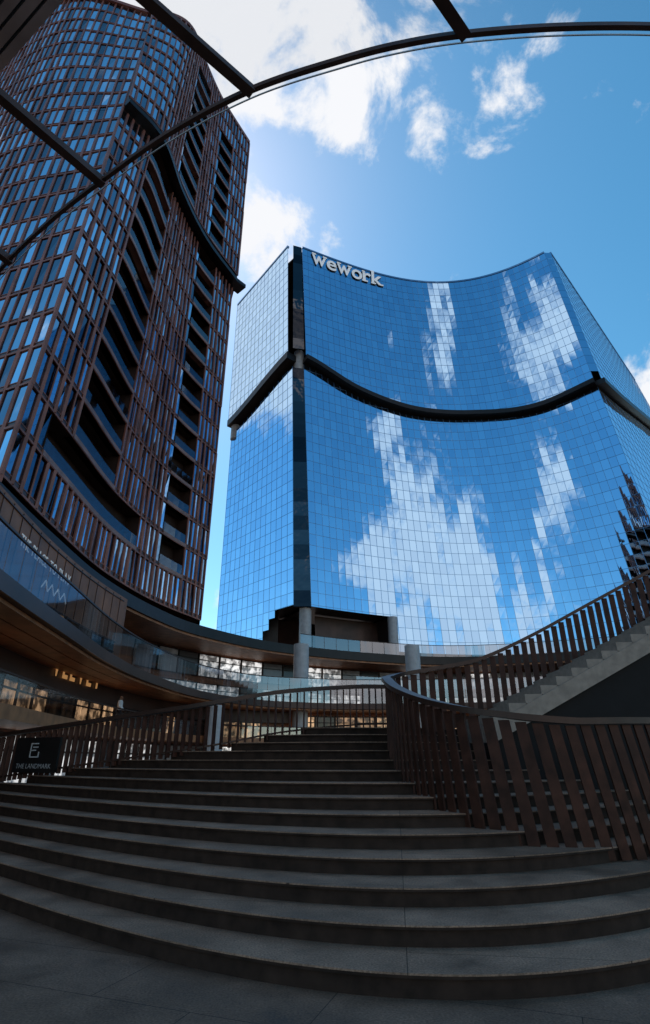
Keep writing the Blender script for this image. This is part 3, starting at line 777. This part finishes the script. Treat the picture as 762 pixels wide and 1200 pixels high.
def refl(u, v):
    best = None
    for P in (frontS, left, rightS):
        for i in range(60):
            s = P.segs*(i+.5)/60
            for j in range(60):
                z = 15+70.8*j/60; q = proj(P(s, z))
                if q is None: continue
                e = (q[0]-u)**2+(q[1]-v)**2
                if best is None or e < best[0]: best = (e, P, s, z)
    _, P, s, z = best; p = P(s, z); a = P(min(s+.05, P.segs), z)-P(max(s-.05, 0), z); c = P(s, z+1)-P(s, z-1); n = a.cross(c).normalized()
    d = (p-CAM).normalized(); return (d-2*d.dot(n)*n).normalized()
blobs = []
for (u, v, r, wt) in ((345, 105, 4, .18), (395, 100, 4.5, .2), (455, 85, 5, .24), (510, 80, 5, .24), (565, 100, 4, .2), (600, 115, 3, .17), (318, 268, 3.8, .22), (365, 262, 3, .22), (240, 20, 6, .32), (330, -10, 8, .32), (440, -20, 8, .30), (550, -15, 7, .26), (780, 470, 5, .25), (100, -60, 12, .36), (285, 712, 3, .22)):
    blobs.append((ray(u, v).normalized(), r, wt))
for (u, v, r, wt) in ((310, 385, 10, .32), (462, 520, 4, .22), (475, 570, 6, .27), (490, 630, 9, .30), (455, 675, 6, .26), (530, 680, 12, .30), (480, 720, 7, .26), (570, 720, 12, .29), (620, 750, 10, .26), (510, 375, 6, .2), (605, 400, 5, .22), (635, 440, 6, .25), (655, 580, 7, .25), (650, 690, 7, .22), (650, 345, 6, .27)):
    blobs.append((refl(u, v), r, wt))
acc = None
for c, r, wt in blobs:
    dt = nt.nodes.new('ShaderNodeVectorMath'); dt.operation = 'DOT_PRODUCT'; dt.inputs[1].default_value = tuple(c); nt.links.new(tc.outputs['Generated'], dt.inputs[0])
    mr = nt.nodes.new('ShaderNodeMapRange'); mr.interpolation_type = 'SMOOTHSTEP'
    mr.inputs['From Min'].default_value = math.cos(math.radians(r*1.7)); mr.inputs['From Max'].default_value = 1.0; mr.inputs['To Max'].default_value = wt
    nt.links.new(dt.outputs['Value'], mr.inputs['Value'])
    if acc is None: acc = mr.outputs[0]
    else:
        ad = nt.nodes.new('ShaderNodeMath'); ad.operation = 'MAXIMUM'; nt.links.new(acc, ad.inputs[0]); nt.links.new(mr.outputs[0], ad.inputs[1]); acc = ad.outputs[0]
ad = nt.nodes.new('ShaderNodeMath'); ad.operation = 'ADD'; nt.links.new(acc, ad.inputs[0]); nt.links.new(no.outputs['Fac'], ad.inputs[1])
cl = nt.nodes.new('ShaderNodeMapRange'); cl.interpolation_type = 'SMOOTHSTEP'; cl.inputs['From Min'].default_value = .65; cl.inputs['From Max'].default_value = .79
nt.links.new(ad.outputs[0], cl.inputs['Value'])
mx = nt.nodes.new('ShaderNodeMix'); mx.data_type = 'RGBA'; mx.inputs['B'].default_value = (7.8, 7.9, 8.2, 1)
nt.links.new(cl.outputs[0], mx.inputs['Factor']); nt.links.new(hs.outputs[0], mx.inputs['A']); nt.links.new(mx.outputs['Result'], bg.inputs['Color'])
# ------------------------------------------------------------------ CAMERA
cam = bpy.data.cameras.new('camera'); co = bpy.data.objects.new('camera', cam); C.objects.link(co)
cam.sensor_fit = 'VERTICAL'; cam.sensor_height = 24; cam.lens = F/1200*24; cam.clip_end = 5000; cam.clip_start = .05
co.location = CAM; co.rotation_euler = (PI/2+PITCH, 0, 0)
bpy.context.scene.camera = co
sc = bpy.context.scene; sc.view_settings.view_transform = 'Standard'; sc.view_settings.look = 'None'; sc.view_settings.exposure = 0
